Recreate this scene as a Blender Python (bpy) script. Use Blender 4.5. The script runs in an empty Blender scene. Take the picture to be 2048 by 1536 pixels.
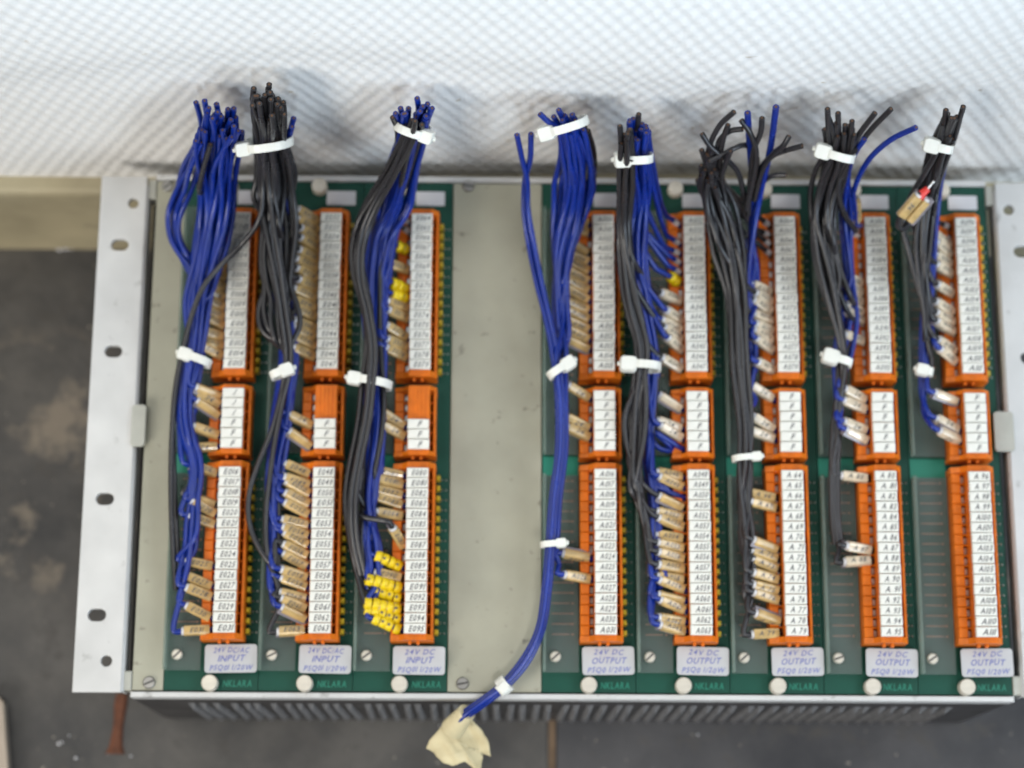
import bpy, math, random
from mathutils import Vector, Matrix, Euler
random.seed(7)
scene = bpy.context.scene
COL = scene.collection
MM = 0.001
ZP = 0.1214                      # height of the rack's front face above the floor

# ------------------------------------------------------------------ camera, light, exposure
F_PX = 4080.9                    # focal length in pixels of a 2048 px wide picture
CAM_LOC = Vector((0.17452, -0.10099, ZP + 0.99333))
CAM_ROT = Euler((0.251561, -0.009838, 0.004575), 'XYZ')
cd = bpy.data.cameras.new('camera'); cam = bpy.data.objects.new('camera', cd); COL.objects.link(cam)
cam.location = CAM_LOC; cam.rotation_euler = CAM_ROT
cd.sensor_width = 36.0; cd.lens = 36.0 * F_PX / 2048.0
cd.clip_start = 0.01; cd.clip_end = 50
cd.dof.use_dof = True; cd.dof.focus_distance = 0.91; cd.dof.aperture_fstop = 5.0
scene.camera = cam

world = bpy.data.worlds.new('World'); scene.world = world; world.use_nodes = True
bg = world.node_tree.nodes['Background']
bg.inputs[0].default_value = (0.95, 0.97, 1.0, 1); bg.inputs[1].default_value = 0.085

def lamp(name, kind, loc, target, energy, color, **kw):
    d = bpy.data.lights.new(name, kind); d.energy = energy; d.color = color
    for k, v in kw.items(): setattr(d, k, v)
    o = bpy.data.objects.new(name, d); COL.objects.link(o); o.location = loc
    o.rotation_euler = (Vector(target) - Vector(loc)).to_track_quat('-Z', 'Y').to_euler()
    return o
# daylight from a window to the right of and behind the photographer, plus added fill lamps and shaped spots
lamp('upper_left_fill', 'AREA', (-0.70, 0.14, 1.75), (0.22, 0.13, 0.1), 13, (1.0, 0.97, 0.91), shape='RECTANGLE', size=1.0, size_y=0.7)  # unseen soft fill for the panel from the upper left
lamp('window_light', 'AREA', (1.35, 0.14, 1.35), (0.22, 0.13, 0.1), 14, (0.84, 0.92, 1.0), shape='RECTANGLE', size=0.9, size_y=0.7)
lamp('front_fill_spot', 'SPOT', (0.50, -0.95, 2.05), (0.30, -0.12, 0.12), 125, (1.0, 0.98, 0.95), spot_size=math.radians(22), spot_blend=1.0, shadow_soft_size=0.28)  # added spot; its cone fades up the panel to shape the shade there
lamp('wall_shade_spot', 'SPOT', (0.15, -1.7, 1.30), (0.12, 0.272, 1.30), 165, (0.70, 0.85, 1.0), spot_size=math.radians(57.0), spot_blend=0.06, shadow_soft_size=0.12)  # added spot; its lower cone edge shapes the shade line on the wall
lamp('window_beam_right', 'AREA', (1.75, -0.95, 0.95), (0.87, 0.272, 0.44), 6.8, (0.72, 0.86, 1.0), shape='RECTANGLE', size=1.3, size_y=1.1, spread=math.radians(56))
lamp('left_fill', 'AREA', (-1.05, -0.9, 0.85), (-0.17, 0.14, 0.06), 2.9, (1.0, 0.96, 0.89), shape='RECTANGLE', size=0.7, size_y=0.7, spread=math.radians(52))  # unseen warm fill added to brighten the left wall and floor

vs = scene.view_settings
vs.view_transform = 'Standard'; vs.look = 'None'; vs.exposure = -0.27; vs.gamma = 1.0; vs.use_curve_mapping = False
scene.cycles.max_bounces = 8; scene.cycles.transparent_max_bounces = 12

_R = CAM_ROT.to_matrix()
def ray(u, v):
    return _R @ Vector(((u - 1024) / F_PX, -(v - 768) / F_PX, -1.0))
def at(u, v, z=0.0):
    """a measured picture position -> metres in the place, at z mm above the rack's front face"""
    d = ray(u, v); t = (ZP + z * MM - CAM_LOC.z) / d.z
    return CAM_LOC + d * t
def at_y(u, v, y):
    d = ray(u, v); t = (y - CAM_LOC.y) / d.y
    return CAM_LOC + d * t
def free(u, v, z):
    p = at(u, v, z)
    return p if p.y < 0.2575 else at_y(u, v, 0.2575)

# ------------------------------------------------------------------ materials
def mat(name, color, rough=0.5, metal=0.0, noise=None, bump=None, spec=0.5, mix2=None, coat=0.0, specks=None):
    m = bpy.data.materials.new(name); m.use_nodes = True
    nt = m.node_tree; n = nt.nodes; l = nt.links; b = n['Principled BSDF']
    b.inputs['Base Color'].default_value = (*color, 1); b.inputs['Roughness'].default_value = rough
    b.inputs['Metallic'].default_value = metal; b.inputs['Specular IOR Level'].default_value = spec
    b.inputs['Coat Weight'].default_value = coat
    tc = n.new('ShaderNodeTexCoord')
    if noise:
        sc, amt = noise
        t = n.new('ShaderNodeTexNoise'); t.inputs['Scale'].default_value = sc; t.inputs['Detail'].default_value = 6
        l.new(tc.outputs['Object'], t.inputs['Vector'])
        r = n.new('ShaderNodeMapRange'); r.inputs[1].default_value = .3; r.inputs[2].default_value = .7
        r.inputs[3].default_value = 0; r.inputs[4].default_value = 1
        l.new(t.outputs[0], r.inputs[0])
        mx = n.new('ShaderNodeMix'); mx.data_type = 'RGBA'
        c2 = mix2 or tuple(max(0, c * (1 - amt)) for c in color)
        mx.inputs[6].default_value = (*color, 1); mx.inputs[7].default_value = (*c2, 1)
        l.new(r.outputs[0], mx.inputs[0]); l.new(mx.outputs[2], b.inputs['Base Color'])
        rr = n.new('ShaderNodeMapRange'); rr.inputs[3].default_value = max(.02, rough - .08); rr.inputs[4].default_value = min(1, rough + .1)
        l.new(t.outputs[0], rr.inputs[0]); l.new(rr.outputs[0], b.inputs['Roughness'])
    if specks:
        t3 = n.new('ShaderNodeTexNoise'); t3.inputs['Scale'].default_value = specks[0]; t3.inputs['Detail'].default_value = 3
        l.new(tc.outputs['Object'], t3.inputs['Vector'])
        r3 = n.new('ShaderNodeMapRange'); r3.inputs[1].default_value = .66; r3.inputs[2].default_value = .76; r3.inputs[4].default_value = specks[1]; l.new(t3.outputs[0], r3.inputs[0])
        m3 = n.new('ShaderNodeMix'); m3.data_type = 'RGBA'; l.new(r3.outputs[0], m3.inputs[0])
        if noise: l.new(mx.outputs[2], m3.inputs[6])
        else: m3.inputs[6].default_value = (*color, 1)
        m3.inputs[7].default_value = (.10, .09, .075, 1); l.new(m3.outputs[2], b.inputs['Base Color'])
    if bump:
        sc, st, dist = bump
        t2 = n.new('ShaderNodeTexNoise'); t2.inputs['Scale'].default_value = sc; t2.inputs['Detail'].default_value = 4
        l.new(tc.outputs['Object'], t2.inputs['Vector'])
        bp = n.new('ShaderNodeBump'); bp.inputs['Strength'].default_value = st; bp.inputs['Distance'].default_value = dist
        l.new(t2.outputs[0], bp.inputs['Height']); l.new(bp.outputs[0], b.inputs['Normal'])
    return m

M = {}
M['orange'] = mat('orange_plastic', (0.72, 0.165, 0.006), .45, noise=(160, .30), bump=(900, .15, .0004), spec=.35)
M['white'] = mat('marker_white', (0.74, 0.73, 0.67), .45, noise=(120, .16))
M['ink'] = mat('black_ink', (0.07, 0.07, 0.075), .6)
M['blueink'] = mat('blue_ink', (0.13, 0.15, 0.38), .6)
M['blue'] = mat('blue_wire', (0.004, 0.026, 0.25), .28, noise=(60, .3))
M['black'] = mat('black_wire', (0.024, 0.023, 0.026), .28, noise=(60, .3))
M['tan'] = mat('tan_sleeve', (0.58, 0.40, 0.165), .2, noise=(260, .35), coat=.8)
M['cream_glare'] = mat('cream_glare_sleeve', (0.70, 0.59, 0.43), .2, noise=(260, .3), coat=.8)  # paler plastic, with glare on the right-hand sleeves partly put into the colour
M['grey_clear'] = mat('grey_carrier', (0.20, 0.18, 0.20), .22)
M['yellow'] = mat('yellow_ring', (0.80, 0.58, 0.006), .38, noise=(300, .2))
M['nylon'] = mat('nylon_tie', (0.72, 0.72, 0.66), .42, noise=(200, .08))
M['metal'] = mat('bright_metal', (0.62, 0.61, 0.58), .30, 1.0, noise=(300, .2))
M['fin'] = mat('louvre_metal', (0.42, 0.42, 0.43), .35, .5, noise=(300, .5))
M['screw'] = mat('screw_head', (0.72, 0.67, 0.57), .36, 0.35, noise=(200, .2))
M['alu'] = mat('anodised_aluminium', (0.60, 0.60, 0.59), .5, 0.30, noise=(35, .16), bump=(400, .08, .0003), specks=(110, .45))
M['panel'] = mat('grey_beige_panel', (0.365, 0.355, 0.275), .55, 0.0, noise=(28, .22), bump=(700, .10, .0003), specks=(150, .7))
M['dark_steel'] = mat('dull_steel', (0.09, 0.085, 0.085), .45, .6, noise=(60, .4))
M['steel'] = mat('zinc_steel', (0.42, 0.41, 0.39), .42, .85, noise=(40, .35))
M['dark'] = mat('recess_shade', (0.03, 0.028, 0.026), .7)  # shade inside slots put into the colour
M['tab'] = mat('grey_tab', (0.42, 0.42, 0.37), .5, 0.1, noise=(90, .15))
M['pcb'] = mat('pcb_green', (0.004, 0.062, 0.040), .5, noise=(45, .35), spec=.3)
M['pcb_text'] = mat('pcb_etched', (0.008, 0.17, 0.11), .45)
M['copper'] = mat('tinned_copper', (0.50, 0.22, 0.13), .45, .2)
M['sticker'] = mat('sticker_white', (0.58, 0.58, 0.60), .5, noise=(50, .10))
M['plate'] = mat('plate_grey', (0.46, 0.465, 0.475), .5, noise=(60, .14))
M['gold'] = mat('yellow_pin', (0.42, 0.30, 0.015), .4)
M['core'] = mat('copper_core', (0.16, 0.085, 0.05), .45, .6)
M['red'] = mat('red_ferrule', (0.65, 0.03, 0.02), .35)
M['rust'] = mat('rust_brown', (0.14, 0.045, 0.018), .75, noise=(300, .45))
M['grout'] = mat('brown_grout', (0.21, 0.14, 0.085), .8, noise=(120, .5))
M['tape'] = mat('masking_tape', (0.62, 0.54, 0.33), .62, noise=(90, .22), bump=(160, .25, .002))
M['skirting'] = mat('skirting_beige', (0.46, 0.40, 0.26), .65, noise=(20, .35), bump=(60, .2, .001), specks=(40, .6))
M['board'] = mat('pale_board', (0.48, 0.40, 0.32), .6, noise=(40, .3))
# clear cover
def clear_mat():
    m = bpy.data.materials.new('clear_cover'); m.use_nodes = True; nt = m.node_tree; n = nt.nodes; l = nt.links
    for x in list(n): n.remove(x)
    out = n.new('ShaderNodeOutputMaterial'); tr = n.new('ShaderNodeBsdfTransparent'); tr.inputs[0].default_value = (.93, .95, .94, 1)
    df = n.new('ShaderNodeBsdfPrincipled'); df.inputs['Base Color'].default_value = (.30, .32, .31, 1); df.inputs['Roughness'].default_value = .15
    mx = n.new('ShaderNodeMixShader'); t = n.new('ShaderNodeTexNoise'); t.inputs['Scale'].default_value = 30
    tc = n.new('ShaderNodeTexCoord'); l.new(tc.outputs['Object'], t.inputs['Vector'])
    r = n.new('ShaderNodeMapRange'); r.inputs[3].default_value = .08; r.inputs[4].default_value = .22
    l.new(t.outputs[0], r.inputs[0]); l.new(r.outputs[0], mx.inputs[0]); l.new(tr.outputs[0], mx.inputs[1]); l.new(df.outputs[0], mx.inputs[2])
    l.new(mx.outputs[0], out.inputs[0]); return m
M['clear'] = clear_mat()
M['lip'] = clear_mat(); M['lip'].name = 'clear_lip'
for _n in M['lip'].node_tree.nodes:
    if _n.type == 'MAP_RANGE': _n.inputs[3].default_value = .15; _n.inputs[4].default_value = .38
    if _n.type == 'BSDF_PRINCIPLED': _n.inputs['Base Color'].default_value = (.30, .38, .33, 1)

def wall_mat():
    m = bpy.data.materials.new('woven_wallpaper'); m.use_nodes = True; nt = m.node_tree; n = nt.nodes; l = nt.links
    b = n['Principled BSDF']; b.inputs['Roughness'].default_value = .62
    tc = n.new('ShaderNodeTexCoord'); sp = n.new('ShaderNodeSeparateXYZ')
    nz = n.new('ShaderNodeTexNoise'); nz.inputs['Scale'].default_value = 55; nz.inputs['Detail'].default_value = 3
    l.new(tc.outputs['Object'], nz.inputs['Vector'])
    sc = n.new('ShaderNodeVectorMath'); sc.operation = 'SCALE'; sc.inputs['Scale'].default_value = .0028
    l.new(nz.outputs['Color'], sc.inputs[0])
    ad = n.new('ShaderNodeVectorMath'); ad.operation = 'ADD'; l.new(tc.outputs['Object'], ad.inputs[0]); l.new(sc.outputs[0], ad.inputs[1])
    l.new(ad.outputs[0], sp.inputs[0])
    def mth(op, a, bb=None):
        x = n.new('ShaderNodeMath'); x.operation = op
        for i, q in enumerate((a, bb)):
            if q is None: continue
            if isinstance(q, (int, float)): x.inputs[i].default_value = q
            else: l.new(q, x.inputs[i])
        return x.outputs[0]
    kx = 2 * math.pi / .0082; kz = 2 * math.pi / .0150
    a = mth('MULTIPLY', sp.outputs['X'], kx); c = mth('MULTIPLY', sp.outputs['Z'], kz)
    s1 = mth('SINE', a); s2 = mth('SINE', c)
    h = mth('MULTIPLY', s1, s2)
    f = n.new('ShaderNodeTexNoise'); f.inputs['Scale'].default_value = 420; f.inputs['Detail'].default_value = 4
    l.new(tc.outputs['Object'], f.inputs['Vector'])
    hh = mth('ADD', h, mth('MULTIPLY', f.outputs[0], .7))
    bp = n.new('ShaderNodeBump'); bp.inputs['Strength'].default_value = .42; bp.inputs['Distance'].default_value = .0009
    l.new(hh, bp.inputs['Height']); l.new(bp.outputs[0], b.inputs['Normal'])
    d = n.new('ShaderNodeTexNoise'); d.inputs['Scale'].default_value = 9; d.inputs['Detail'].default_value = 7
    l.new(tc.outputs['Object'], d.inputs['Vector'])
    mx = n.new('ShaderNodeMix'); mx.data_type = 'RGBA'; mx.inputs[6].default_value = (.82, .815, .80, 1); mx.inputs[7].default_value = (.71, .70, .67, 1)
    l.new(d.outputs[0], mx.inputs[0])
    # scattered brown specks
    v = n.new('ShaderNodeTexNoise'); v.inputs['Scale'].default_value = 75; v.inputs['Detail'].default_value = 2
    l.new(tc.outputs['Object'], v.inputs['Vector'])
    r = n.new('ShaderNodeMapRange'); r.inputs[1].default_value = .73; r.inputs[2].default_value = .80; l.new(v.outputs[0], r.inputs[0])
    m2 = n.new('ShaderNodeMix'); m2.data_type = 'RGBA'; m2.inputs[7].default_value = (.42, .34, .24, 1)
    l.new(r.outputs[0], m2.inputs[0]); l.new(mx.outputs[2], m2.inputs[6]); l.new(m2.outputs[2], b.inputs['Base Color'])
    return m
M['wall'] = wall_mat()

def floor_mat(c1, c2, name):
    m = bpy.data.materials.new(name); m.use_nodes = True; nt = m.node_tree; n = nt.nodes; l = nt.links
    b = n['Principled BSDF']
    tc = n.new('ShaderNodeTexCoord')
    def nz(s, d=6, off=(0, 0, 0)):
        mp = n.new('ShaderNodeMapping'); mp.inputs['Location'].default_value = off; l.new(tc.outputs['Object'], mp.inputs['Vector'])
        t = n.new('ShaderNodeTexNoise'); t.inputs['Scale'].default_value = s; t.inputs['Detail'].default_value = d; t.inputs['Roughness'].default_value = .62
        l.new(mp.outputs[0], t.inputs['Vector']); return t.outputs[0]
    def mr(x, a, c):
        r = n.new('ShaderNodeMapRange'); r.inputs[1].default_value = a; r.inputs[2].default_value = c; l.new(x, r.inputs[0]); return r.outputs[0]
    def mix(f, a, c):
        x = n.new('ShaderNodeMix'); x.data_type = 'RGBA'; l.new(f, x.inputs[0])
        for i, q in ((6, a), (7, c)):
            if isinstance(q, tuple): x.inputs[i].default_value = (*q, 1)
            else: l.new(q, x.inputs[i])
        return x.outputs[2]
    base = mix(mr(nz(14), .35, .65), c1, c2)
    base = mix(mr(nz(55, 5, (3, 1, 0)), .56, .70), base, (.052, .047, .042))
    # worn pale patches: only where the left slab is bare
    sx = n.new('ShaderNodeSeparateXYZ'); l.new(tc.outputs['Object'], sx.inputs[0])
    left = n.new('ShaderNodeMapRange'); left.inputs[1].default_value = .045; left.inputs[2].default_value = .085; l.new(sx.outputs['Y'], left.inputs[0])
    upr = n.new('ShaderNodeMapRange'); upr.inputs[1].default_value = .225; upr.inputs[2].default_value = .185; l.new(sx.outputs['Y'], upr.inputs[0])
    lu = n.new('ShaderNodeMath'); lu.operation = 'MULTIPLY'; l.new(left.outputs[0], lu.inputs[0]); l.new(upr.outputs[0], lu.inputs[1])
    pat = mr(nz(24, 9, (.37, .11, 0)), .52, .63)
    mm = n.new('ShaderNodeMath'); mm.operation = 'MULTIPLY'; l.new(lu.outputs[0], mm.inputs[0]); l.new(pat, mm.inputs[1])
    base = mix(mm.outputs[0], base, (.185, .155, .12))
    spk = mr(nz(190, 2, (5, 5, 0)), .70, .76)
    base = mix(spk, base, (.30, .27, .22))
    l.new(base, b.inputs['Base Color'])
    rr = n.new('ShaderNodeMapRange'); rr.inputs[3].default_value = .5; rr.inputs[4].default_value = .75; l.new(nz(30), rr.inputs[0]); l.new(rr.outputs[0], b.inputs['Roughness'])
    bp = n.new('ShaderNodeBump'); bp.inputs['Strength'].default_value = .35; bp.inputs['Distance'].default_value = .002; l.new(nz(70, 8), bp.inputs['Height']); l.new(bp.outputs[0], b.inputs['Normal'])
    return m
M['floor'] = floor_mat((.027, .0268, .0275), (.084, .078, .071), 'worn_slate')
M['floor_shade'] = floor_mat((.020, .0205, .024), (.060, .058, .060), 'shaded_slate')  # same slate, with the dimmer, cooler light on the right put into its colour

# ------------------------------------------------------------------ mesh helpers
_glyph = {}
def glyph(ch):
    if ch not in _glyph:
        c = bpy.data.curves.new('g', 'FONT'); c.body = ch; c.size = 1.0; c.resolution_u = 2; c.offset = .016
        o = bpy.data.objects.new('g', c); me = bpy.data.meshes.new_from_object(o)
        vs_ = [tuple(v.co) for v in me.vertices]; fs = [tuple(p.vertices) for p in me.polygons]
        x0 = min([v[0] for v in vs_], default=0); x1 = max([v[0] for v in vs_], default=.3)
        _glyph[ch] = ([(v[0] - x0, v[1], 0) for v in vs_], fs, x1 - x0)
        bpy.data.objects.remove(o); bpy.data.curves.remove(c); bpy.data.meshes.remove(me)
    return _glyph[ch]

class MB:
    def __init__(s): s.v = []; s.f = []; s.m = []; s.s = []
    def add(s, vs_, fs, mi=0, smooth=False):
        o = len(s.v); s.v += [Vector(x) for x in vs_]
        for f in fs: s.f.append(tuple(i + o for i in f)); s.m.append(mi); s.s.append(smooth)
        return s
    def box(s, a, b, mi=0, ch=0.0, rot=None, piv=None):
        """box from corner a to corner b; ch chamfers the upper edges"""
        x0, y0, z0 = a; x1, y1, z1 = b
        if ch <= 0:
            v = [(x0,y0,z0),(x1,y0,z0),(x1,y1,z0),(x0,y1,z0),(x0,y0,z1),(x1,y0,z1),(x1,y1,z1),(x0,y1,z1)]
            f = [(3,2,1,0),(4,5,6,7),(0,1,5,4),(1,2,6,5),(2,3,7,6),(3,0,4,7)]
        else:
            c = ch
            v = [(x0,y0,z0),(x1,y0,z0),(x1,y1,z0),(x0,y1,z0),(x0,y0,z1-c),(x1,y0,z1-c),(x1,y1,z1-c),(x0,y1,z1-c),
                 (x0+c,y0+c,z1),(x1-c,y0+c,z1),(x1-c,y1-c,z1),(x0+c,y1-c,z1)]
            f = [(3,2,1,0),(8,9,10,11)] + [(i,(i+1)%4,4+(i+1)%4,4+i) for i in range(4)] + [(4+i,4+(i+1)%4,8+(i+1)%4,8+i) for i in range(4)]
        if rot is not None:
            p = Vector(piv) if piv is not None else Vector(((x0+x1)/2,(y0+y1)/2,(z0+z1)/2))
            v = [p + rot @ (Vector(q) - p) for q in v]
        return s.add(v, f, mi)
    def prism(s, prof, place, length, mi=0, smooth=False):
        """closed 2D profile swept along the third axis: place(p, q, t) -> point"""
        n = len(prof); v = [place(p, q, 0) for p, q in prof] + [place(p, q, length) for p, q in prof]
        s.add(v, [(i,(i+1)%n,n+(i+1)%n,n+i) for i in range(n)], mi, smooth)
        return s.add(v, [tuple(range(n))[::-1], tuple(range(n, 2*n))], mi)
    def cyl(s, c, axis, r, h, n=20, mi=0, bev=0.0):
        ax = Vector(axis).normalized(); u = ax.orthogonal().normalized(); w = ax.cross(u); c = Vector(c)
        rings = [(r, 0), (r, h - bev), (r - bev, h)] if bev else [(r, 0), (r, h)]
        v = []
        for rr, hh in rings: v += [c + ax*hh + (u*math.cos(2*math.pi*i/n) + w*math.sin(2*math.pi*i/n))*rr for i in range(n)]
        k = len(rings); f = []
        for j in range(k-1): f += [(j*n+i, j*n+(i+1)%n, (j+1)*n+(i+1)%n, (j+1)*n+i) for i in range(n)]
        s.add(v, f, mi, True)
        return s.add(v[-n:], [tuple(range(n))], mi).add(v[:n], [tuple(range(n))[::-1]], mi)
    def tube(s, pts, r, n=8, mi=0, caps=True):
        pts = [Vector(p) for p in pts]; N = len(pts)
        rad = r if callable(r) else (lambda t: r)
        T = [(pts[min(i+1,N-1)] - pts[max(i-1,0)]).normalized() for i in range(N)]
        u = T[0].orthogonal().normalized(); v = []
        for i in range(N):
            u = (u - T[i]*u.dot(T[i])).normalized(); w = T[i].cross(u); rr = rad(i/(N-1))
            v += [pts[i] + (u*math.cos(2*math.pi*k/n) + w*math.sin(2*math.pi*k/n))*rr for k in range(n)]
        f = [(j*n+i, j*n+(i+1)%n, (j+1)*n+(i+1)%n, (j+1)*n+i) for j in range(N-1) for i in range(n)]
        s.add(v, f, mi, True)
        if caps: s.add(v[:n], [tuple(range(n))[::-1]], mi); s.add(v[-n:], [tuple(range(n))], mi)
        return s
    def text(s, body, mtx, h, w=None, shear=.25, mi=1, jit=0.0, gap=.13):
        """flat lettering, centred on mtx's origin in its XY plane, h high, at most w wide"""
        x = 0; items = []
        for ch in body:
            if ch == ' ': x += .38; continue
            gv, gf, gw = glyph(ch); items.append((gv, gf, x)); x += gw + gap
        tot = max(x - gap, .01); k = h / .7; kx = k if w is None else min(k, w / tot)
        for gv, gf, x0 in items:
            dy = random.uniform(-jit, jit)
            vv = [mtx @ Vector(((q[0] + x0 - tot/2 + q[1]*shear)*kx, (q[1] - .35 + dy)*k, 0)) for q in gv]
            s.add(vv, gf, mi)
        return s
    def build(s, name, mats, parent=None, origin=(0,0,0), loc=None, kind=None, recalc=True):
        me = bpy.data.meshes.new(name); o0 = Vector(origin)
        me.from_pydata([tuple(v - o0) for v in s.v], [], s.f)
        for m_ in mats: me.materials.append(M[m_])
        me.polygons.foreach_set('material_index', s.m); me.polygons.foreach_set('use_smooth', s.s); me.update()
        o = bpy.data.objects.new(name, me); COL.objects.link(o)
        if parent is not None: o.parent = parent
        if loc is not None: o.location = loc
        if kind: o['kind'] = kind
        return o

def inst(name, me, parent, loc, rot=None):
    o = bpy.data.objects.new(name, me); COL.objects.link(o); o.parent = parent; o.location = loc
    if rot: o.rotation_euler = rot
    return o
def thing(name, loc, label, cat, group=None):
    o = bpy.data.objects.new(name, None); COL.objects.link(o); o.location = loc; o.empty_display_size = .01
    o['label'] = label; o['category'] = cat
    if group: o['group'] = group
    return o
def tag(o, label, cat, group=None):
    o['label'] = label; o['category'] = cat
    if group: o['group'] = group
    return o
def P3(x, y, z): return Vector((x*MM, y*MM, ZP + z*MM))      # rack millimetres -> metres

def holed_plate(name, outline, holes, thick, m_, parent, origin, bevel=0.0):
    """flat plate in XY with real holes; outline and holes are lists of (x, y) metres"""
    c = bpy.data.curves.new(name, 'CURVE'); c.dimensions = '2D'; c.fill_mode = 'BOTH'; c.extrude = thick/2; c.bevel_depth = bevel
    for pts in [outline] + holes:
        sp = c.splines.new('POLY'); sp.points.add(len(pts)-1); sp.use_cyclic_u = True
        for p, q in zip(sp.points, pts): p.co = (q[0], q[1], 0, 1)
    t = bpy.data.objects.new('t', c); me = bpy.data.meshes.new_from_object(t); me.name = name
    bpy.data.objects.remove(t); bpy.data.curves.remove(c)
    me.materials.clear(); me.materials.append(M[m_])
    for p in me.polygons: p.use_smooth = False; p.material_index = 0
    o = bpy.data.objects.new(name, me); COL.objects.link(o); o.parent = parent; o.location = origin
    return o
def slot_pts(cx, cy, w, h, n=8):
    r = h/2; d = max(0, w/2 - r); out = []
    for s_, a0 in ((1, -90), (-1, 90)):
        for i in range(n+1):
            a = math.radians(a0 + 180*i/n); out.append((cx + s_*d + r*math.cos(a), cy + r*math.sin(a)))
    return out
def rrect(x0, y0, x1, y1, r, n=5):
    out = []
    for cx, cy, a0 in ((x1-r, y1-r, 0), (x0+r, y1-r, 90), (x0+r, y0+r, 180), (x1-r, y0+r, 270)):
        for i in range(n+1):
            a = math.radians(a0 + 90*i/n); out.append((cx + r*math.cos(a), cy + r*math.sin(a)))
    return out

# ------------------------------------------------------------------ setting
def build_setting():
    f = MB().box((-.75, -.75, -.03), (1.2, .30, -.0022)).build('floor', ['grout'])
    f['kind'] = 'structure'
    xs = [-.75, -.265, .2066, .678, 1.2]; ys = [-.75, -.262, .2985]
    for i in range(4):
        for j in range(2):
            MB().box((xs[i]+.0020, ys[j]+.002, -.025), (xs[i+1]-.0020, ys[j+1]-.002, 0), 0, .0012).build('slab', ['floor' if i < 2 else 'floor_shade'], f)
    # wall: a lightly undulating papered surface
    nx, nz_ = 150, 110; x0, x1, z0, z1 = -.75, 1.2, 0.0, .62
    mb = MB(); v = []
    for j in range(nz_+1):
        for i in range(nx+1):
            x = x0 + (x1-x0)*i/nx; z = z0 + (z1-z0)*j/nz_
            zb = .232 + .016*math.sin(x*7.0 + .6) + .010*math.sin(x*17)
            t = (z - zb)/.016; g = 1/(1 + math.exp(-max(-30, min(30, t*2.2))))
            amp = .0032/(1 + math.exp((x - .36)*22))
            y = .272 + .0022*math.sin(x*5 + z*9) + .0014*math.sin(x*13 - z*21) - amp*g + .004*x
            v.append((x, y, z))
    fs = [(j*(nx+1)+i, j*(nx+1)+i+1, (j+1)*(nx+1)+i+1, (j+1)*(nx+1)+i) for j in range(nz_) for i in range(nx)]
    mb.add(v, fs, 0, True)
    bk = [(x0, .30, z0), (x1, .30, z0), (x1, .30, z1), (x0, .30, z1)]
    mb.add(bk, [(3, 2, 1, 0)])
    w = mb.build('wall', ['wall']); w['kind'] = 'structure'
    # skirting board
    prof = [(.2632, 0), (.2632, .0905), (.2640, .0935), (.2662, .0950), (.2790, .0955), (.2790, 0)]
    s = MB().prism(prof, lambda p, q, t: (-.75 + t, p, q + .0002), 1.95).build('skirting_board', ['skirting'])
    s['kind'] = 'structure'
    return f
build_setting()

# rust-brown strip and crumbs on the floor
def floor_bits():
    mb = MB(); pts = []
    n = 14
    for i in range(n+1):
        t = i/n; c = at(244 - 14*t, 1388 + 120*t, -121.2); wd = .0031 + .0004*math.sin(t*9) + (.0022*(t-.88)/.12 if t > .88 else 0)
        pts.append((c, wd))
    v = []
    for c, wd in pts: v += [(c.x-wd, c.y, .0002), (c.x-wd*.6, c.y, .0016), (c.x+wd*.6, c.y, .0016), (c.x+wd, c.y, .0002)]
    fs = [(4*i+k, 4*i+k+1, 4*i+k+5, 4*i+k+4) for i in range(n) for k in range(3)]
    fs += [(4*i, 4*i+4, 4*i+7, 4*i+3) for i in range(n)] + [(0, 1, 2, 3), (4*n+3, 4*n+2, 4*n+1, 4*n)]
    tag(mb.add(v, fs, 0).build('rust_strip', ['rust']), 'rust-brown strip on the dark floor under the lower left rack corner', 'strip')
    a = at(-30, 1390, -121.2); b = at(14, 1394, -121.2); c = at(22, 1540, -121.2); d = at(-30, 1560, -121.2)
    top = [(a.x, a.y), (b.x-.0035, b.y), (b.x, b.y-.004), (c.x, c.y), (c.x+.002, c.y-.03), (d.x, c.y-.03)]
    o = MB().prism(top[::-1], lambda p, q, t: (p, q, .0003 + t), .008).build('pale_board', ['board'])
    tag(o, 'edge of a pale wooden board in the bottom left corner', 'board')
    mb = MB()
    for u, v_, r in ((118, 1487, .0016), (124, 1484, .0012), (138, 1471, .0012), (344, 1424, .0017), (217, 1506, .0012), (262, 1512, .0013),
                     (132, 497, .004), (120, 499, .003), (142, 498, .002), (152, 1516, .0018), (880, 1452, .001), (1395, 1470, .0011)):
        p = at(u, v_, -121); q = [Vector((random.uniform(-1,1), random.uniform(-1,1), random.uniform(0,.8)))*r*.6 for _ in range(6)]; r = r*.6
        base = Vector((p.x, p.y, .0003 + r*.3))
        vs_ = [base + Vector((r,0,0)), base + Vector((0,r,0)), base + Vector((-r,0,0)), base + Vector((0,-r,0)), base + Vector((0,0,r*.8)), base - Vector((0,0,r*.3))]
        vs_ = [a_ + b_*.35 for a_, b_ in zip(vs_, q)]
        mb.add(vs_, [(0,1,4),(1,2,4),(2,3,4),(3,0,4),(1,0,5),(2,1,5),(3,2,5),(0,3,5)])
    o = mb.build('plaster_crumbs', ['sticker'], kind='stuff'); tag(o, 'small pale plaster crumbs lying on the dark floor', 'crumbs')
floor_bits()

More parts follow.
